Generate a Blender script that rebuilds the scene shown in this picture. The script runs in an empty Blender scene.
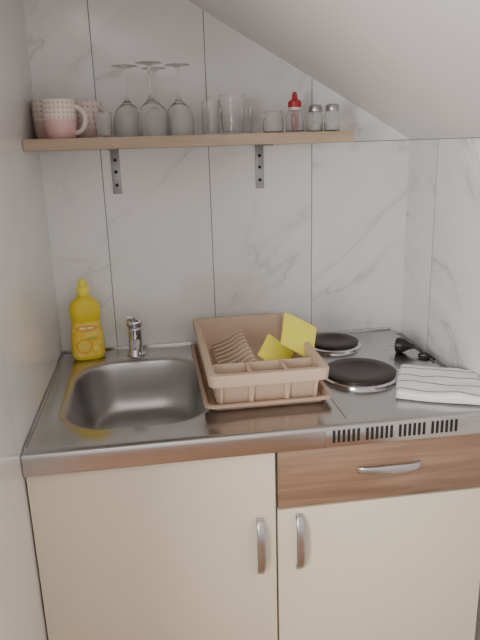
import bpy, bmesh, math, random
from mathutils import Vector, Matrix
random.seed(4)
D=bpy.data; COL=bpy.context.scene.collection
YB=0.02      # back wall face
XL=-0.005; XR=1.053; ZC=1.462; SL=0.58
TOP=0.88
DF=-.020     # extra worktop depth towards the room
# ---------------------------------------------------------------- node helpers
def newmat(name):
    m=D.materials.new(name); m.use_nodes=True
    nt=m.node_tree; b=nt.nodes['Principled BSDF']
    return m,nt,b
def N(nt,t,**kw):
    n=nt.nodes.new(t)
    for k,v in kw.items(): setattr(n,k,v)
    return n
def math_(nt,op,a,b=None,c=None,clamp=False):
    n=N(nt,'ShaderNodeMath',operation=op); n.use_clamp=clamp
    for i,v in enumerate((a,b,c)):
        if v is None: continue
        if isinstance(v,(int,float)): n.inputs[i].default_value=v
        else: nt.links.new(v,n.inputs[i])
    return n.outputs[0]
def mixc(nt,f,a,b,mode='MIX'):
    n=N(nt,'ShaderNodeMix',data_type='RGBA',blend_type=mode)
    if isinstance(f,(int,float)): n.inputs[0].default_value=f
    else: nt.links.new(f,n.inputs[0])
    for i,v in ((6,a),(7,b)):
        if isinstance(v,(tuple,list)): n.inputs[i].default_value=(*v[:3],1)
        else: nt.links.new(v,n.inputs[i])
    return n.outputs[2]
def ramp(nt,f,stops):
    n=N(nt,'ShaderNodeValToRGB'); e=n.color_ramp.elements
    while len(e)<len(stops): e.new(0.5)
    for i,(p,c) in enumerate(stops):
        e[i].position=p; e[i].color=(*c,1) if isinstance(c,(tuple,list)) else (c,c,c,1)
    nt.links.new(f,n.inputs[0]); return n.outputs[0]
def noise(nt,vec,scale,detail=3,rough=.5,dist=0):
    n=N(nt,'ShaderNodeTexNoise'); n.inputs['Scale'].default_value=scale
    n.inputs['Detail'].default_value=detail; n.inputs['Roughness'].default_value=rough
    n.inputs['Distortion'].default_value=dist
    if vec is not None: nt.links.new(vec,n.inputs['Vector'])
    return n.outputs[0]
def mapping(nt,vec,scale=(1,1,1),rot=(0,0,0),loc=(0,0,0)):
    n=N(nt,'ShaderNodeMapping'); n.inputs['Scale'].default_value=scale
    n.inputs['Rotation'].default_value=rot; n.inputs['Location'].default_value=loc
    nt.links.new(vec,n.inputs['Vector']); return n.outputs[0]
def objco(nt): return N(nt,'ShaderNodeTexCoord').outputs['Object']
def bump(nt,b,h,strength=.2,dist=.002):
    n=N(nt,'ShaderNodeBump'); n.inputs['Strength'].default_value=strength
    n.inputs['Distance'].default_value=dist
    nt.links.new(h,n.inputs['Height']); nt.links.new(n.outputs[0],b.inputs['Normal'])
def simple(name,col,rough=.5,metal=0,trans=0,ior=1.45,var=.06,vs=30,sss=0):
    m,nt,b=newmat(name)
    n=noise(nt,objco(nt),vs,3)
    lo=tuple(max(0,c*(1-var)) for c in col); hi=tuple(min(1,c*(1+var)) for c in col)
    c=ramp(nt,n,[(.3,lo),(.7,hi)])
    nt.links.new(c,b.inputs['Base Color'])
    b.inputs['Roughness'].default_value=rough; b.inputs['Metallic'].default_value=metal
    b.inputs['Transmission Weight'].default_value=trans; b.inputs['IOR'].default_value=ior
    if sss: b.inputs['Subsurface Weight'].default_value=sss; b.inputs['Subsurface Radius'].default_value=(.01,.008,.006)
    return m
def tile_mat(name,axis,off,seed,veinw=.52,jointz=True,base=.87,jw=.0012,rough=.09,mz=(.44,.62)):
    m,nt,b=newmat(name)
    g=N(nt,'ShaderNodeNewGeometry'); s=N(nt,'ShaderNodeSeparateXYZ'); nt.links.new(g.outputs['Position'],s.inputs[0])
    h=s.outputs[axis]; z=s.outputs[2]
    u=math_(nt,'DIVIDE',math_(nt,'SUBTRACT',h,off),.3); v=math_(nt,'DIVIDE',math_(nt,'SUBTRACT',z,1.459),.6)
    fu=math_(nt,'FRACT',math_(nt,'ADD',u,20)); fv=math_(nt,'FRACT',math_(nt,'ADD',v,20))
    du=math_(nt,'MULTIPLY',math_(nt,'MINIMUM',fu,math_(nt,'SUBTRACT',1,fu)),.3)
    dv=math_(nt,'MULTIPLY',math_(nt,'MINIMUM',fv,math_(nt,'SUBTRACT',1,fv)),.6)
    d=math_(nt,'MINIMUM',du,dv)
    joint=math_(nt,'LESS_THAN',d,jw)
    cell=N(nt,'ShaderNodeCombineXYZ'); nt.links.new(math_(nt,'FLOOR',u),cell.inputs[0]); nt.links.new(math_(nt,'FLOOR',v),cell.inputs[1]); cell.inputs[2].default_value=seed
    wn=N(nt,'ShaderNodeTexWhiteNoise'); nt.links.new(cell.outputs[0],wn.inputs[0])
    sc=N(nt,'ShaderNodeVectorMath',operation='SCALE'); nt.links.new(wn.outputs['Color'],sc.inputs[0]); sc.inputs['Scale'].default_value=9
    co=N(nt,'ShaderNodeCombineXYZ'); nt.links.new(h,co.inputs[0]); nt.links.new(z,co.inputs[1])
    rot=mapping(nt,co.outputs[0],rot=(0,0,math.radians(-38)),scale=(1,1,1))
    st=mapping(nt,rot,scale=(1.1,2.7,1))
    ad=N(nt,'ShaderNodeVectorMath',operation='ADD'); nt.links.new(st,ad.inputs[0]); nt.links.new(sc.outputs[0],ad.inputs[1])
    vn=noise(nt,ad.outputs[0],.95,5,.57,.6)
    vein=ramp(nt,math_(nt,'ABSOLUTE',math_(nt,'SUBTRACT',vn,.5)),[(0,1.0),(.006,.52),(.022,0.20),(.10,0)])
    mask=ramp(nt,noise(nt,ad.outputs[0],1.7,2),[(mz[0],0.0),(mz[1],1.0)])
    cl=ramp(nt,noise(nt,ad.outputs[0],1.6,4),[(.3,(base*.945,base*.945,base*.945)),(.7,(base,base,base))])
    c=mixc(nt,math_(nt,'MULTIPLY',math_(nt,'MULTIPLY',vein,mask),veinw),cl,(.40,.395,.39))
    c=mixc(nt,joint,c,(.20,.20,.20) if jointz else (.5,.5,.5))
    nt.links.new(c,b.inputs['Base Color'])
    nt.links.new(math_(nt,'ADD',math_(nt,'MULTIPLY',joint,.5),rough),b.inputs['Roughness'])
    b.inputs['IOR'].default_value=1.6
    bump(nt,b,math_(nt,'MINIMUM',math_(nt,'DIVIDE',d,.003),1.0),.3 if jointz else .05,.001)
    return m
def steel_mat(name,col=(.62,.60,.58),rough=.24,sx=(4,260,260),fine=.05,big_=.06,bmp=.04):
    m,nt,b=newmat(name)
    n=noise(nt,mapping(nt,objco(nt),scale=sx),1,3)
    big=noise(nt,objco(nt),7,2)
    nt.links.new(ramp(nt,n,[(.3,tuple(c*(1-fine) for c in col)),(.7,tuple(min(1,c*(1+fine)) for c in col))]),b.inputs['Base Color'])
    b.inputs['Metallic'].default_value=1
    r=math_(nt,'ADD',math_(nt,'MULTIPLY',n,fine),math_(nt,'ADD',math_(nt,'MULTIPLY',big,big_),rough-(fine+big_)/2))
    nt.links.new(r,b.inputs['Roughness'])
    if bmp: bump(nt,b,n,bmp,.0005)
    return m
def wood_mat(name,c1,c2,c3,scale=(3,40,40),rough=.45,patch=.45):
    m,nt,b=newmat(name)
    co=mapping(nt,objco(nt),scale=scale)
    n=noise(nt,co,1,5,.6,.6); n2=noise(nt,mapping(nt,objco(nt),scale=tuple(s*.25 for s in scale)),1,3,.5,1)
    c=ramp(nt,n,[(.25,c1),(.5,c2),(.75,c3)])
    c=mixc(nt,math_(nt,'MULTIPLY',ramp(nt,n2,[(.35,0.0),(.65,1.0)]),patch),c,c1)
    nt.links.new(c,b.inputs['Base Color']); b.inputs['Roughness'].default_value=rough
    bump(nt,b,n,.06,.0005)
    return m
# ---------------------------------------------------------------- mesh helpers
def mk(name,verts,faces,mat,parent=None,loc=(0,0,0),rot=(0,0,0),smooth=True,angle=40,recalc=True):
    me=D.meshes.new(name); me.from_pydata([tuple(v) for v in verts],[],faces); me.update()
    if recalc:
        bm=bmesh.new(); bm.from_mesh(me); bmesh.ops.recalc_face_normals(bm,faces=bm.faces); bm.to_mesh(me); bm.free()
    mats=mat if isinstance(mat,(list,tuple)) else [mat]
    for x in mats: me.materials.append(x)
    if smooth:
        me.shade_smooth(); me.set_sharp_from_angle(angle=math.radians(angle))
    ob=D.objects.new(name,me); ob.location=loc; ob.rotation_euler=rot
    COL.objects.link(ob)
    if parent: ob.parent=parent
    return ob
def empty(name,loc,label,cat,rot=(0,0,0),group=None):
    e=D.objects.new(name,None); e.location=loc; e.rotation_euler=rot; e.empty_display_size=.05
    COL.objects.link(e); e['label']=label; e['category']=cat
    if group: e['group']=group
    return e
class G:
    def __init__(s): s.v=[]; s.f=[]
    def add(s,v,f,M=None):
        o=len(s.v); s.v+= [ (M@Vector(p) if M else Vector(p)) for p in v]; s.f+=[tuple(i+o for i in x) for x in f]; return s
    def box(s,x0,x1,y0,y1,z0,z1,bev=0,M=None,seg=2):
        bm=bmesh.new(); bmesh.ops.create_cube(bm,size=1)
        for v in bm.verts: v.co=Vector(((x0+x1)/2+v.co.x*(x1-x0),(y0+y1)/2+v.co.y*(y1-y0),(z0+z1)/2+v.co.z*(z1-z0)))
        if bev: bmesh.ops.bevel(bm,geom=list(bm.edges),offset=bev,segments=seg,affect='EDGES',profile=.5)
        bm.verts.index_update()
        r=s.add([v.co.copy() for v in bm.verts],[[v.index for v in f.verts] for f in bm.faces],M); bm.free(); return r
    def loft(s,rings,cap0=True,cap1=True,M=None,closed=True):
        n=len(rings[0]); v=[p for r in rings for p in r]; f=[]
        for i in range(len(rings)-1):
            for j in range(n if closed else n-1):
                k=(j+1)%n; f.append((i*n+j,i*n+k,(i+1)*n+k,(i+1)*n+j))
        if cap0: f.append(tuple(range(n))[::-1])
        if cap1: f.append(tuple((len(rings)-1)*n+j for j in range(n)))
        return s.add(v,f,M)
    def lathe(s,prof,n=32,M=None,cap0=True,cap1=True):
        rings=[[(r*math.cos(2*math.pi*j/n),r*math.sin(2*math.pi*j/n),z) for j in range(n)] for r,z in prof]
        return s.loft(rings,cap0,cap1,M)
    def tube(s,pts,r,n=12,M=None,sq=None):
        P=[Vector(p) for p in pts]; rings=[]; up=Vector((0,0,1))
        prev=None
        for i,p in enumerate(P):
            t=(P[min(i+1,len(P)-1)]-P[max(i-1,0)]).normalized()
            if prev is None:
                a=up if abs(t.z)<.9 else Vector((0,1,0)); x=t.cross(a).normalized()
            else:
                x=(prev-t*prev.dot(t)).normalized()
            prev=x; y=t.cross(x)
            rr=r[i] if isinstance(r,(list,tuple)) else r
            kx,ky=sq if sq else (1,1)
            rings.append([p+x*math.cos(2*math.pi*j/n)*rr*kx+y*math.sin(2*math.pi*j/n)*rr*ky for j in range(n)])
        return s.loft(rings,True,True,M)
    def ob(s,name,mat,parent=None,**kw): return mk(name,s.v,s.f,mat,parent,**kw)
def rrect(cx,cy,hx,hy,r,z,n=8):
    out=[]; r=max(min(r,hx-1e-4,hy-1e-4),1e-4)
    for q,(sx,sy) in enumerate(((1,1),(-1,1),(-1,-1),(1,-1))):
        for i in range(n+1):
            a=math.pi/2*(q+i/n)
            out.append((cx+sx*(hx-r)+r*math.cos(a),cy+sy*(hy-r)+r*math.sin(a),z))
    return out
# ---------------------------------------------------------------- materials
M_tb=tile_mat('marble_tile_back',0,.157,3.0)
M_tl=tile_mat('marble_tile_left',1,-.33,5.0,.2,False,.78,.0006,.18)
M_tr=tile_mat('marble_tile_right',1,-.17,7.7,.75,mz=(.38,.54),base=.90)
M_paint=simple('ceiling_paint',(.92,.91,.90),.75,var=.012,vs=6)
M_floor=wood_mat('laminate_floor',(.30,.15,.08),(.44,.23,.13),(.54,.31,.19),scale=(25,2,25))
M_steel=steel_mat('brushed_steel',(.52,.51,.50),.23)
M_basin=steel_mat('basin_steel',(.51,.505,.50),.36,(30,30,30),.01,.03,0)
M_chrome=simple('chrome',(.72,.72,.74),.1,1,var=.02)
M_satin=simple('satin_metal',(.50,.50,.51),.32,1,var=.04)
M_cream=simple('cream_laminate',(.76,.69,.54),.36,var=.012,vs=4)
M_carc=simple('carcass_board',(.60,.56,.46),.55,var=.03)
M_walnut=wood_mat('walnut_laminate',(.17,.10,.062),(.29,.18,.115),(.42,.29,.20),scale=(2.0,50,26),rough=.38,patch=.6)
M_dark=simple('slot_shade_and_screw_dark',(.012,.012,.013),.7,var=.1)  # near-black: painted shade of the vent slots, also the bracket screws' colour
M_iron=simple('cast_iron',(.030,.021,.018),.40,var=.25,vs=60)
M_shelf=wood_mat('oak_shelf',(.38,.28,.19),(.50,.385,.28),(.58,.46,.35),scale=(3,50,50),rough=.5,patch=.35)
M_galv=simple('galvanised',(.36,.36,.37),.45,.8,var=.12)
M_plastic=simple('beige_plastic',(.64,.48,.355),.6,var=.02)
M_rib=simple('pale_beige_plastic',(.72,.56,.43),.55,var=.02)
M_tray=simple('beige_plastic_tray',(.52,.37,.265),.5,var=.03)
M_yel=simple('yellow_sponge',(.98,.90,.12),.85,var=.03,vs=200)
M_glass=simple('clear_glass',(.98,.98,.98),.07,0,.88,1.30,var=0)
M_red=simple('red_plastic',(.42,.03,.03),.35,var=.08)
M_black=simple('black_rubber',(.012,.012,.013),.4,var=.2)
M_white=simple('white_ceramic',(.80,.72,.68),.2,var=.02)
M_salt=simple('salt',(.8,.8,.78),.9,var=.05,vs=300)
# ---------------------------------------------------------------- room
def struct(o): o['kind']='structure'; return o
Y0=-3.4; YL=-1.25; XF=-1.9
def prism(pts,y0,y1):
    n=len(pts); v=[(x,y0,z) for x,z in pts]+[(x,y1,z) for x,z in pts]
    f=[tuple(range(n)),tuple(range(2*n-1,n-1,-1))]+[(i,(i+1)%n,n+(i+1)%n,n+i) for i in range(n)]
    return v,f
cz=lambda x: ZC+(XR-x)*SL
v,f=prism([(XL-.1,0),(XR+.1,0),(XR+.1,ZC),(XR,ZC),(XL-.1,cz(XL-.1))],YB,YB+.1)
struct(mk('wall_back',v,f,M_tb,smooth=False))
v,f=prism([(XL-.1,0),(XL,0),(XL,cz(XL)),(XL-.1,cz(XL-.1))],YL,YB)
struct(mk('wall_left',v,f,M_tl,smooth=False))
v,f=prism([(XR,0),(XR+.1,0),(XR+.1,ZC),(XR,ZC)],Y0,YB)
struct(mk('wall_right',v,f,M_tr,smooth=False))
v,f=prism([(-.30,cz(-.30)),(XR,ZC),(XR+.1,ZC),(XR+.1,ZC+.15),(-.30,cz(-.30)+.15)],Y0,YB+.1)
struct(mk('ceiling',v,f,M_paint,smooth=False))
struct(G().box(XF,XR+.1,Y0,YB+.1,-.1,0).ob('floor',M_floor,smooth=False))
# ---------------------------------------------------------------- cabinets
def bow_handle(name,parent,loc,length,vertical,dep=.020):
    g=G(); L=length/2; rings=[]
    for i in range(29):
        t=-1+2*i/28
        d=-.003-dep*(1-abs(t)**3.2)**.75
        hw=.0070+.0032*(1-t*t); th=.0026+.0016*(1-t*t)
        rings.append([(t*L,d+th*math.sin(a),hw*math.copysign(abs(math.cos(a))**.6,math.cos(a))) for a in [2*math.pi*j/16 for j in range(16)]])
    g.loft(rings)
    for s_ in (-1,1):
        g.box(s_*(L-.006)-.007,s_*(L-.006)+.007,-.007,0,-.0075,.0075,.002)
    o=g.ob(name,M_satin,parent,loc=loc,rot=(0,math.pi/2 if vertical else 0,0),angle=60)
    o['label']='satin silver bow-shaped metal handle'
    return o
def cabinet(x0,x1,label,drawer,hx):
    w=x1-x0
    e=empty('base_cabinet',(x0,0,0),label,'kitchen cabinet')
    g=G(); t=.016; yf=-.578+DF; yb=0.0; zt=TOP-.050
    g.box(0,t,yf,yb,.1,zt); g.box(w-t,w,yf,yb,.1,zt); g.box(t,w-t,yf,yb,.1,.1+t); g.box(t,w-t,yb-.006,yb,.1+t,zt)
    g.box(t,w-t,yf,yf+.035,zt-.016,zt)
    g.box(.0,w,-.52,-.50,0,.1)
    g.box(0,t,-.5,yb,0,.1); g.box(w-t,w,-.5,yb,0,.1)
    g.ob('body',M_carc,e,smooth=False)
    ztop=TOP-.053
    if drawer:
        d=G().box(.0025,w-.0015,-.598+DF,-.580+DF,.690,ztop,.0012).ob('drawer',M_walnut,e)
        d['label']='walnut-look drawer front'
        bow_handle('handle',d,(.765-x0,-.598+DF,.767),.144,False,.012)
        ztop=.686
    d=G().box(.0015,w-.0025,-.598+DF,-.580+DF,.105,ztop,.0012).ob('door',M_cream,e)
    bow_handle('handle',d,(hx-x0,-.598+DF,.604),.140,True)
    return e
cabinet(-.003,.512,'cream-fronted sink base cabinet with a vertical silver handle',False,.473)
cabinet(.513,1.010,'cream base cabinet with walnut-look drawer under the hot plates',True,.561)
# ---------------------------------------------------------------- worktop
wt=empty('worktop',(0,0,TOP),'stainless steel worktop with inset sink and two electric hot plates','kitchen worktop')
g=G()
hcx,hcy,hhx,hhy=.226,-.315,.178,.226
yB=.018; XE=1.012
yf_=-.59+DF
rings=[rrect(.235,(yB+yf_)/2,.235,(yB-yf_)/2,.0002,0,20)]
prof=[(-.005,0),(-.001,-.0012),(.002,-.0024),(.006,-.0030),(.009,-.0044),(.012,-.008),(.0145,-.014),(.017,-.026),(.0215,-.052),(.0265,-.084),(.031,-.108),(.037,-.124),(.044,-.135),(.054,-.143),(.068,-.1475),(.086,-.1495),(.11,-.151),(.145,-.153)]
for d,z in prof: rings.append(rrect(hcx,hcy,hhx-d,hhy-d,max(.120-d*.75,.02),z,20))
g.loft(rings[:3],False,False)
g.add([(.47,yf_,0),(XE,yf_,0),(XE,yB,0),(.47,yB,0)],[(0,1,2,3)])
lip=[(-.59,0),(-.602,-.0004),(-.606,-.002),(-.6085,-.005),(-.609,-.009),(-.609,-.045),(-.608,-.048),(-.605,-.0495),(-.585,-.0495)]
lip=[(y+DF,z) for y,z in lip]
n=len(lip)
g.add([(-.003,y,z) for y,z in lip]+[(XE,y,z) for y,z in lip],[(i,i+1,n+i+1,n+i) for i in range(n-1)])
for X in (-.003,XE):
    g.add([(X,yB,0),(X,yB,-.046)]+[(X,y,z) for y,z in lip[::-1]],[tuple(range(n+2))])
g.add([(-.003,yf_,0),(0,yf_,0),(0,yB,0),(-.003,yB,0)],[(0,1,2,3)])
g.box(0,XE,yB-.006,yB,-.04,.006,.0015)
g.box(-.003,.003,-.604,yB,-.002,.003,.001)
g.box(.672,.675,-.595,-.01,-.002,.0012,.0005)
o=g.ob('steel_top',M_steel,wt,angle=35,recalc=False)
g=G(); g.loft(rings[2:],False,True); b=g.ob('sink_basin',M_basin,wt,angle=80)
g=G(); M=Matrix.Translation((hcx,hcy,-.1525))
g.lathe([(.042,0),(.042,.0025),(.038,.0035),(.034,.001),(.012,-.0005),(.006,.004),(.0,.005)],32,M)
dr=g.ob('drain',M_chrome,wt)
g=G(); g.box(.617,XE-.001,-.6105+DF,-.608+DF,-.047,-.006,.0008); vp=g.ob('vent_panel',M_steel,wt)
g=G()
for grp in range(4):
    x0=.632+grp*.0735
    for i in range(6):
        x=x0+i*.0108
        g.box(x,x+.0064,-.6112+DF,-.6100+DF,-.0370,-.0080,.0006)  # raised dark boxes; the shade inside open slots is put into their colour
sl=g.ob('vent_slot_shade',M_dark,vp)
def hotplate(x,y,R):
    e=G(); M=Matrix.Translation((x,y,0))
    e.lathe([(R+.008,0),(R+.0075,.005),(R+.002,.0085),(R-.001,.0088),(R-.001,0)],64,M,False,False)
    ring=e.ob('trim_ring',M_chrome,None)
    g=G(); g.lathe([(R-.002,.002),(R-.0005,.008),(R-.0005,.0155),(R-.005,.018),(R*.62,.0177),(R*.6,.0167),(R*.3,.0167),(R*.27,.016),(.004,.016)],64,M)
    p=g.ob('hot_plate',M_iron,wt); p['label']='round black cast-iron hot plate'
    ring.parent=p; ring['label']='bright steel ring around the plate'
hotplate(.785,-.356,.092); hotplate(.793,-.104,.072)
# ---------------------------------------------------------------- faucet
fx,fy=.215,-.052
fa=empty('faucet',(fx,fy,TOP),'short chrome single-lever mixer tap behind the sink','faucet')
g=G(); g.lathe([(.027,.0005),(.027,.004),(.023,.008),(.0205,.012),(.0195,.060),(.0205,.070),(.0205,.078),(.017,.080)],32)
g.ob('tap_body',M_chrome,fa)
g=G(); pts=[(0,-.012,.042),(0,-.04,.050),(0,-.075,.054),(0,-.105,.053),(0,-.122,.046),(0,-.125,.036)]
g.tube(pts,[.014,.0135,.013,.0125,.012,.0115],16); g.ob('spout',M_chrome,fa)
g=G(); g.lathe([(.017,.079),(.0185,.082),(.0235,.090),(.0235,.104),(.018,.111),(.002,.113)],32)
g.tube([(.002,-.01,.102),(-.004,-.035,.116),(-.010,-.062,.130)],[.009,.0075,.0062],12,sq=(1.6,.7)); g.ob('lever',M_chrome,fa)
# ---------------------------------------------------------------- dish soap
so=empty('dish_soap_bottle',(.080,-.052,TOP+.0003),'yellow plastic dish soap bottle with orange lemon label','soap bottle',rot=(0,0,.12))
M_soap,nt,b=newmat('soap_yellow'); 
nt.links.new(ramp(nt,noise(nt,objco(nt),14,2),[(.3,(.98,.74,.03)),(.7,(.99,.80,.06))]),b.inputs['Base Color'])
b.inputs['Roughness'].default_value=.10; b.inputs['Transmission Weight'].default_value=.18; b.inputs['IOR'].default_value=1.3
prof=[(.036,.020,0),(.043,.025,.004),(.0455,.027,.012),(.0455,.027,.05),(.043,.026,.08),(.0385,.025,.100),(.0385,.025,.115),(.0425,.026,.133),(.0430,.026,.148),(.0395,.025,.161),(.031,.021,.172),(.020,.016,.180),(.0125,.0125,.185),(.0115,.0115,.189)]
g=G(); g.loft([rrect(0,0,a,b_,min(a,b_)*.88,z,8) for a,b_,z in prof]); g.ob('bottle',M_soap,so,angle=70)
M_cap=simple('cap_yellow',(.97,.84,.08),.3,var=.03)
g=G(); g.lathe([(.0165,.187),(.0180,.189),(.0180,.208),(.0155,.212),(.0120,.214),(.0110,.229),(.0095,.232),(.0050,.233),(.001,.233)],24); g.ob('cap',M_cap,so)
M_lab,nt,b=newmat('soap_label'); co=objco(nt)
s=N(nt,'ShaderNodeSeparateXYZ'); nt.links.new(co,s.inputs[0])
def blob(cx,cz,rx,rz):
    a=math_(nt,'DIVIDE',math_(nt,'SUBTRACT',s.outputs[0],cx),rx); c=math_(nt,'DIVIDE',math_(nt,'SUBTRACT',s.outputs[2],cz),rz)
    return math_(nt,'LESS_THAN',math_(nt,'ADD',math_(nt,'MULTIPLY',a,a),math_(nt,'MULTIPLY',c,c)),1)
c=mixc(nt,ramp(nt,noise(nt,co,60,2),[(.42,0.0),(.58,1.0)]),(.96,.64,.04),(.97,.76,.14))
c=mixc(nt,blob(-.010,.044,.024,.022),c,(.92,.48,.04))
c=mixc(nt,blob(-.010,.044,.018,.017),c,(.96,.74,.14))
c=mixc(nt,blob(.022,.036,.013,.013),c,(.93,.60,.05))
c=mixc(nt,blob(.022,.036,.010,.010),c,(.97,.82,.18))
c=mixc(nt,blob(.012,.066,.015,.005),c,(.52,.54,.08))
c=mixc(nt,blob(.0,.095,.031,.010),c,(.90,.42,.05))
c=mixc(nt,blob(-.011,.096,.009,.0032),c,(.95,.86,.60))
c=mixc(nt,blob(.010,.096,.009,.0032),c,(.95,.86,.60))
nt.links.new(c,b.inputs['Base Color']); b.inputs['Roughness'].default_value=.25
g=G(); R_=[]
for a,b_,z in [(.0455,.027,.014),(.0455,.027,.05),(.043,.026,.08),(.0385,.0250,.100),(.0385,.025,.113)]:
    r=rrect(0,0,a+.0006,b_+.0006,(b_+.0006)*.88,z,8); R_.append(r[18:36])
g.loft(R_,False,False,closed=False); g.ob('label',M_lab,so,angle=70)
# ---------------------------------------------------------------- drying rack
rk=empty('dish_drying_rack',(.520,-.286,TOP+.0005),'beige plastic dish drying rack on its drip tray','dish rack')
g=G()
def shell(outer,inner):
    g.loft([rrect(0,0,a,b_,r,z,8) for a,b_,r,z in outer+inner],True,True)
shell([(.122,.206,.020,0),(.134,.220,.020,.004),(.140,.228,.020,.014),(.148,.236,.020,.016),(.148,.236,.020,.0225)],
      [(.139,.227,.018,.022),(.131,.216,.018,.007),(.120,.204,.018,.0035)])
g.ob('drip_tray',M_tray,rk,angle=35)
g=G(); zb=.010; zt=.094
o_=[(.112,.200,.016,zb),(.117,.207,.016,zb+.004),(.1205,.227,.018,.064),(.130,.238,.020,.065),(.136,.243,.020,.067),(.138,.245,.020,.089),(.136,.243,.020,zt)]
i_=[(.122,.229,.016,zt),(.119,.226,.016,.087),(.1165,.2225,.016,.064),(.1125,.2035,.014,zb+.005),(.109,.198,.014,zb+.003)]
shell(o_,i_)
g.box(-.118,.118,-.151,-.145,zb+.003,.088,.0015)
for x in (-.040,.042): g.box(x-.0035,x+.0035,-.224,-.146,zb+.003,.089,.001)
A=math.radians(19)
for x,hw in ((-.108,.004),(-.040,.0065),(.042,.0065),(.108,.004)):
    M=Matrix.Translation((x,-.2185,.040))@Matrix.Rotation(A,4,'X')
    g.box(-hw,hw,-.006,.004,-.028,.028,.0015,M)
for y in [-.16+i*.045 for i in range(9)]:
    for s_ in (-1,1):
        M=Matrix.Translation((s_*.1185,y,.039))@Matrix.Rotation(math.radians(4)*s_,4,'Y')
        g.box(-.002,.002,-.003,.003,-.026,.026,.001,M)
g.box(.004,.007,-.145,.205,zb+.003,.034,.001)
g.ob('basket',M_plastic,rk,angle=35)
g=G()
for i in range(9):
    y=-.090+i*.0310
    M=Matrix.Translation((-.046,y,zb+.003))@Matrix.Rotation(math.radians(20),4,'X')
    v,f=prism([(-.050,0),(.040,0),(.042,.058),(.038,.070),(.031,.074),(.022,.070),(.004,.054),(-.022,.040),(-.046,.032)],-.0024,.0024); g.add(v,f,M)
g.ob('plate_ribs',M_rib,rk,angle=35)
# ---------------------------------------------------------------- sponge cloths
def sponge(loc,rot,sx,sz,label):
    nx=12; T=.005
    v=[];f=[]
    for s_ in (0,1):
        for i in range(nx+1):
            for j in range(nx+1):
                u=i/nx*2-1; w=j/nx*2-1
                bend=.003*(u*u)-.002*w*u
                v.append((u*sx/2,(T if s_ else 0)+bend,w*sz/2))
    K=(nx+1)**2
    q=lambda s_,i,j:s_*K+i*(nx+1)+j
    for i in range(nx):
        for j in range(nx):
            f.append((q(0,i,j),q(0,i+1,j),q(0,i+1,j+1),q(0,i,j+1))); f.append((q(1,i,j),q(1,i,j+1),q(1,i+1,j+1),q(1,i+1,j)))
        f+= [(q(0,i,0),q(1,i,0),q(1,i+1,0),q(0,i+1,0)),(q(0,i,nx),q(0,i+1,nx),q(1,i+1,nx),q(1,i,nx)),(q(0,0,i),q(0,0,i+1),q(1,0,i+1),q(1,0,i)),(q(0,nx,i),q(1,nx,i),q(1,nx,i+1),q(0,nx,i+1))]
    o=mk('sponge_cloth',v,f,M_yel,None,loc=loc,rot=rot,angle=50)
    o['label']=label; o['category']='sponge'; o['group']='yellow sponges in the rack'
    return o
sponge((.634,-.332,TOP+.112),(math.radians(-50),math.radians(32),math.radians(4)),.098,.106,'bright yellow square sponge cloth leaning high on the rack rim')
sponge((.572,-.338,TOP+.070),(math.radians(-48),math.radians(42),math.radians(-6)),.082,.076,'smaller yellow sponge cloth lying inside the rack')
# ---------------------------------------------------------------- towel
TWX,TWY,TWR=.942,-.474,math.radians(-25)
tw=empty('tea_towel',(TWX,TWY,TOP),'folded white tea towel with thin dark stripes beside hot plate','towel',rot=(0,0,TWR))
M_tow,nt,b=newmat('striped_cotton'); co=objco(nt); s=N(nt,'ShaderNodeSeparateXYZ'); nt.links.new(co,s.inputs[0])
wob=math_(nt,'MULTIPLY',math_(nt,'SUBTRACT',noise(nt,co,7,1),.5),.005)
fr=math_(nt,'FRACT',math_(nt,'DIVIDE',math_(nt,'ADD',math_(nt,'ADD',s.outputs[1],wob),1.036),.048))
st=math_(nt,'LESS_THAN',fr,.085)
c=mixc(nt,st,(.95,.945,.94),(.010,.010,.014))
nt.links.new(c,b.inputs['Base Color']); b.inputs['Roughness'].default_value=.95
bump(nt,b,noise(nt,co,600,2),.2,.001)
g=G()
from mathutils import noise as mn
def layer(z0,th,cx,cy,hx,hy,ph,rumple):
    nx=30; ny=30; v=[];f=[]
    for s_ in (0,1):
        for i in range(nx+1):
            for j in range(ny+1):
                u=i/nx*2-1; w=j/ny*2-1
                e=max(0,1-min(1-abs(u),1-abs(w))*12)
                edge=math.sqrt(max(0,1-e*e))
                wv=rumple*(mn.noise(Vector((u*1.6+ph,w*1.6,ph*3)))+.3*mn.noise(Vector((u*3+ph,w*2.4,ph*5))))
                z=z0+th/2+(1 if s_ else -1)*th/2*edge+ (wv+rumple*.6 if s_ or rumple<.003 else wv*.3)
                x=cx+u*hx*(1+.03*math.sin(w*2+ph)); y=cy+w*hy*(1+.03*math.cos(u*2.3+ph))
                wx=TWX+x*math.cos(TWR)-y*math.sin(TWR)
                if wx>1.049: x-=(wx-1.049)/math.cos(TWR)
                v.append((x,y,max(z,.0006)))
    K=(nx+1)*(ny+1); q=lambda s_,i,j:s_*K+i*(ny+1)+j
    for i in range(nx):
        for j in range(ny):
            f.append((q(0,i,j),q(0,i+1,j),q(0,i+1,j+1),q(0,i,j+1))); f.append((q(1,i,j),q(1,i,j+1),q(1,i+1,j+1),q(1,i+1,j)))
    for i in range(nx): f+= [(q(0,i,0),q(1,i,0),q(1,i+1,0),q(0,i+1,0)),(q(0,i,ny),q(0,i+1,ny),q(1,i+1,ny),q(1,i,ny))]
    for j in range(ny): f+= [(q(0,0,j),q(0,0,j+1),q(1,0,j+1),q(1,0,j)),(q(0,nx,j),q(1,nx,j),q(1,nx,j+1),q(0,nx,j+1))]
    g.add(v,f)
layer(.0,.0085,0,0,.098,.098,.3,.0012)
layer(.008,.009,.002,.001,.096,.097,1.7,.005)
g.ob('folded_cloth',M_tow,tw,angle=80)
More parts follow.
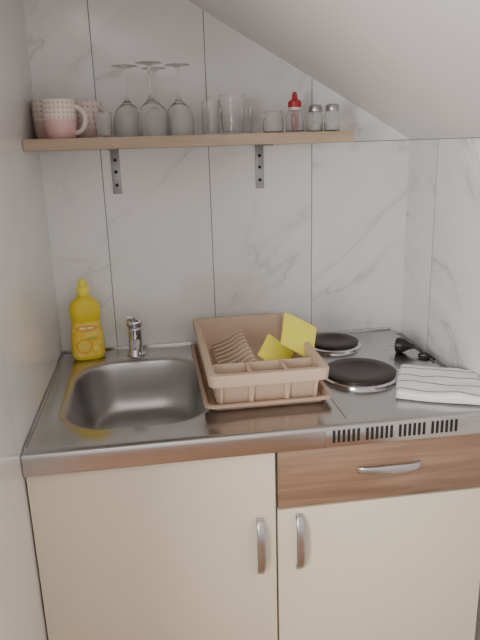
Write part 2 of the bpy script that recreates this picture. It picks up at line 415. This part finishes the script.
# ---------------------------------------------------------------- plug and cord
pl=empty('power_plug',(.962,-.210,TOP),'black round mains plug with cord lying on the worktop','plug')
g=G(); M=Matrix.Translation((0,0,.0215))@Matrix.Rotation(math.radians(-35),4,'Z')@Matrix.Rotation(math.pi/2,4,'Y')
g.lathe([(.016,-.020),(.0205,-.018),(.0210,-.004),(.0180,.006),(.011,.016),(.0075,.026),(.006,.032)],24,M); g.ob('plug_body',M_black,pl)
g=G()
for s_ in (-1,1):
    g.lathe([(.0024,-.037),(.0024,-.018)],10,M@Matrix.Translation((0,s_*.0095,0)))
g.ob('pins',M_chrome,pl)
g=G(); pts=[]
P=[Vector(p) for p in [(.024,-.017,.0215),(.036,-.028,.014),(.046,-.034,.006),(.054,-.048,.0045),(.050,-.064,.0045),(.036,-.066,.0045),(.026,-.056,.0045),(.030,-.046,.0075),(.044,-.050,.010),(.056,-.066,.0045),(.054,-.084,.0045)]]
for i in range(len(P)-1):
    p0=P[max(i-1,0)];p1=P[i];p2=P[i+1];p3=P[min(i+2,len(P)-1)]
    for k in range(6):
        t=k/6; pts.append(.5*((2*p1)+(p2-p0)*t+(2*p0-5*p1+4*p2-p3)*t*t+(-p0+3*p1-3*p2+p3)*t**3))
pts.append(P[-1]); g.tube(pts,.0036,10); g.ob('cord',M_black,pl)
# ---------------------------------------------------------------- shelf
SZ=1.485; SB=1.458
sh=empty('wall_shelf',(0,0,SB),'light oak board shelf on two grey metal brackets','shelf')
G().box(XL+.001,.804,-.217,YB-.0005,0,SZ-SB,.0012).ob('board',M_shelf,sh)
for bx in (.195,.602):
    g=G(); 
    g.box(bx-.012,bx+.012,YB-.0035,YB-.0005,-.122,-.0005,.001); g.box(bx-.012,bx+.012,-.130,YB-.0005,-.0035,-.0005,.001)
    br=g.ob('bracket',M_galv,sh)
    for z in (-.030,-.062,-.098):
        g=G(); g.lathe([(.0045,0),(.0045,.0015),(.0025,.0028),(.0005,.003)],14,Matrix.Translation((bx,YB-.0036,z))@Matrix.Rotation(math.pi/2,4,'X'))
        g.ob('screw',M_dark,br)
# ---------------------------------------------------------------- mugs
def dots_mat(name,base,dot,upper,zsplit,scale):
    m,nt,b=newmat(name); co=objco(nt); s=N(nt,'ShaderNodeSeparateXYZ'); nt.links.new(co,s.inputs[0])
    ang=math_(nt,'MULTIPLY',math_(nt,'ARCTAN2',s.outputs[1],s.outputs[0]),.04)
    u=math_(nt,'ABSOLUTE',math_(nt,'SUBTRACT',math_(nt,'FRACT',math_(nt,'MULTIPLY',ang,scale)),.5)); w=math_(nt,'ABSOLUTE',math_(nt,'SUBTRACT',math_(nt,'FRACT',math_(nt,'MULTIPLY',s.outputs[2],scale)),.5))
    dot_=math_(nt,'LESS_THAN',math_(nt,'ADD',u,w),.30)
    up=math_(nt,'GREATER_THAN',s.outputs[2],zsplit)
    c=mixc(nt,up,base,mixc(nt,dot_,upper,dot))
    nt.links.new(c,b.inputs['Base Color']); b.inputs['Roughness'].default_value=.22
    return m
def mug(x,y,r,h,mat,label,hrot):
    e=empty('mug',(x,y,SZ+.0003),label,'mug',rot=(0,0,hrot),group='mugs on the shelf')
    g=G(); g.lathe([(r*.80,0),(r*.86,.003),(r*.96,.016),(r,.04),(r*1.02,h-.001),(r*1.0,h),(r*.96,h-.001),(r*.94,.04),(r*.88,.016),(r*.75,.007),(.001,.006)],40); g.ob('cup',mat,e,angle=60)
    g=G(); pts=[(r*.94+ .027*math.sin(a), 0, h*.48+h*.34*math.cos(a)) for a in [math.pi*i/14 for i in range(15)]]
    g.tube(pts,.0048,10,sq=(1,1.3)); g.ob('handle',M_white if mat is not M_mugA else mat,e,angle=70)
M_mugA=dots_mat('beige_dotted_glaze',(.74,.54,.48),(.60,.42,.34),(.84,.72,.64),.045,80)
M_mugB=dots_mat('pink_dotted_glaze',(.80,.51,.48),(.68,.46,.35),(.88,.79,.70),.046,90)
M_mugC=dots_mat('cream_glaze',(.80,.57,.53),(.70,.46,.41),(.86,.73,.67),.02,70)
mug(.038,-.050,.039,.098,M_mugA,'beige dotted ceramic mug standing against the wall',2.4)
mug(.078,-.138,.039,.092,M_mugB,'pink mug with cream dotted band near its rim',-.25)
mug(.137,-.048,.037,.092,M_mugC,'cream and pink patterned mug with rounded handle',-.55)
# ---------------------------------------------------------------- glasses
def wine_mesh(h,rb):
    g=G()
    out=[(rb*.95,0),(rb*1.0,.016),(rb*1.0,.034),(rb*.92,.053),(rb*.70,.070),(rb*.34,.082),(.0065,.089),(.0035,.100),(.0034,.12),(.0036,h-.012),(.006,h-.006),(.020,h-.0035),(.0315,h-.0018),(.032,h-.0006),(.030,h),(.001,h)]
    inn=[(.001,.0795),(rb*.30,.079),(rb*.66,.0685),(rb*.885,.052),(rb*.965,.034),(rb*.965,.016),(rb*.918,.0005)]
    g.lathe([(r,z) for r,z in (inn+out)],36,cap0=True,cap1=True)
    return g
def stdglass(name,g,loc,label,cat,group,rz=0,mat=None):
    o=g.ob(name,mat or M_glass,None,loc=loc,rot=(0,0,rz),angle=55); o['label']=label; o['category']=cat
    if group: o['group']=group
    return o
wl='clear stemmed wine glass stored upside down'
w0=stdglass('wine_glass',wine_mesh(.170,.0365),(.242,-.115,SZ+.0003),wl,'wine glass','upside-down wine glasses')
for x,y in ((.302,-.172),(.316,-.062),(.372,-.125)):
    w=w0.copy(); w.location=(x,y,SZ+.0003); COL.objects.link(w)
def tumbler(rt,rb,h,facets=0,th=.0016):
    g=G(); n=40
    def ring(r,z,fa):
        return [(r*(1-(fa*(.5-.5*math.cos(facets*2*math.pi*j/n)) if facets else 0))*math.cos(2*math.pi*j/n),r*(1-(fa*(.5-.5*math.cos(facets*2*math.pi*j/n)) if facets else 0))*math.sin(2*math.pi*j/n),z) for j in range(n)]
    R=[ring(rb,0,.0),ring(rb*1.01,.003,.03),ring(rb+(rt-rb)*.7,h*.7,.06),ring(rt,h*.86,0),ring(rt,h-.0005,0),ring(rt-th*.5,h,0),ring(rt-th,h-.0005,0),ring(rt-th,h*.8,0),ring(rb+(rt-rb)*.4-th,h*.4,0),ring(rb-th,.008,0),ring(rb*.6,.0065,0)]
    g.loft(R); return g
stdglass('drinking_glass',tumbler(.022,.019,.060),(.182,-.155,SZ+.0003),'small clear glass beside the mugs','drinking glass','clear tumblers on the shelf')
stdglass('drinking_glass',tumbler(.024,.021,.084,10),(.452,-.12,SZ+.0003),'narrow clear glass tumbler','drinking glass','clear tumblers on the shelf')
stdglass('drinking_glass',tumbler(.034,.028,.096,12),(.508,-.135,SZ+.0003),'wide faceted clear glass tumbler','drinking glass','clear tumblers on the shelf')
stdglass('drinking_glass',tumbler(.031,.027,.090,12),(.542,-.065,SZ+.0003),'faceted clear tumbler standing close to the wall','drinking glass','clear tumblers on the shelf')
jr=empty('glass_jar',(.616,-.12,SZ+.0003),'small round clear glass jar with open mouth','jar')
g=G(); g.lathe([(.020,0),(.026,.004),(.028,.02),(.026,.036),(.020,.044),(.021,.050),(.0235,.053),(.022,.055),(.019,.050),(.0185,.044),(.024,.035),(.0258,.02),(.024,.006),(.001,.004)],32); g.ob('jar_body',M_glass,jr,angle=60)
rb=empty('red_topped_dispenser',(.676,-.11,SZ+.0003),'small glass dispenser with slim red plastic top','condiment dispenser')
g=G(); g.lathe([(.021,0),(.0235,.003),(.0235,.046),(.020,.054),(.0145,.058),(.013,.056),(.018,.052),(.0215,.045),(.0215,.006),(.001,.004)],28); g.ob('glass_body',M_glass,rb,angle=60)
g=G(); g.lathe([(.0085,.006),(.0095,.01),(.0095,.050),(.001,.052)],24); g.ob('red_tube',M_red,rb)
g=G(); g.lathe([(.0155,.056),(.0165,.058),(.0165,.064),(.001,.064)],28); g.ob('white_collar',M_white,rb)
g=G(); g.lathe([(.0175,.064),(.0175,.078),(.0135,.082),(.0085,.084),(.0065,.096),(.0045,.102),(.001,.103)],28); g.ob('red_lid',M_red,rb)
for x,y in ((.733,-.105),(.774,-.125)):
    e=empty('spice_shaker',(x,y,SZ+.0003),'small glass salt shaker with screwed metal cap','shaker',group='pair of glass shakers')
    g=G(); g.lathe([(.017,0),(.0205,.003),(.0215,.02),(.0205,.042),(.016,.050),(.0155,.056),(.0145,.056),(.015,.050),(.019,.041),(.0198,.02),(.019,.006),(.001,.004)],28); g.ob('glass_body',M_glass,e,angle=60)
    g=G(); g.lathe([(.0175,.052),(.0182,.054),(.0180,.064),(.0150,.069),(.001,.071)],28); g.ob('metal_cap',M_satin,e)
    g=G(); g.lathe([(.0175,.005),(.0185,.008),(.0190,.022),(.001,.024)],24); g.ob('salt',M_salt,e)
# ---------------------------------------------------------------- lights / world / camera
w=D.worlds.new('World'); bpy.context.scene.world=w; w.use_nodes=True
bg=w.node_tree.nodes['Background']; bg.inputs[0].default_value=(1,.97,.945,1); bg.inputs[1].default_value=1.0
def area(name,loc,tgt,size,e,col):
    l=D.lights.new(name,'AREA'); l.shape='DISK'; l.size=size; l.energy=e; l.color=col
    o=D.objects.new(name,l); o.location=loc; o.rotation_euler=(Vector(tgt)-Vector(loc)).to_track_quat('-Z','Y').to_euler(); COL.objects.link(o)
area('room_lamp',(-.60,-2.1,1.42),(.65,-.3,1.25),.6,31,(1,.97,.945))
cam=D.cameras.new('camera'); co_=D.objects.new('camera',cam); COL.objects.link(co_)
yw,pt,rl=.138,-.276,-.030
f_=Vector((math.sin(yw)*math.cos(pt),math.cos(yw)*math.cos(pt),math.sin(pt)))
r0=f_.cross(Vector((0,0,1))).normalized(); u0=r0.cross(f_)
rr=r0*math.cos(rl)+u0*math.sin(rl); uu=-r0*math.sin(rl)+u0*math.cos(rl)
m=Matrix((rr,uu,-f_)).transposed().to_4x4(); m.translation=(.283,-1.773,1.455)
co_.matrix_world=m
cam.sensor_fit='VERTICAL'; cam.sensor_height=24; cam.lens=612.885/640*24; cam.clip_start=.02
bpy.context.scene.camera=co_
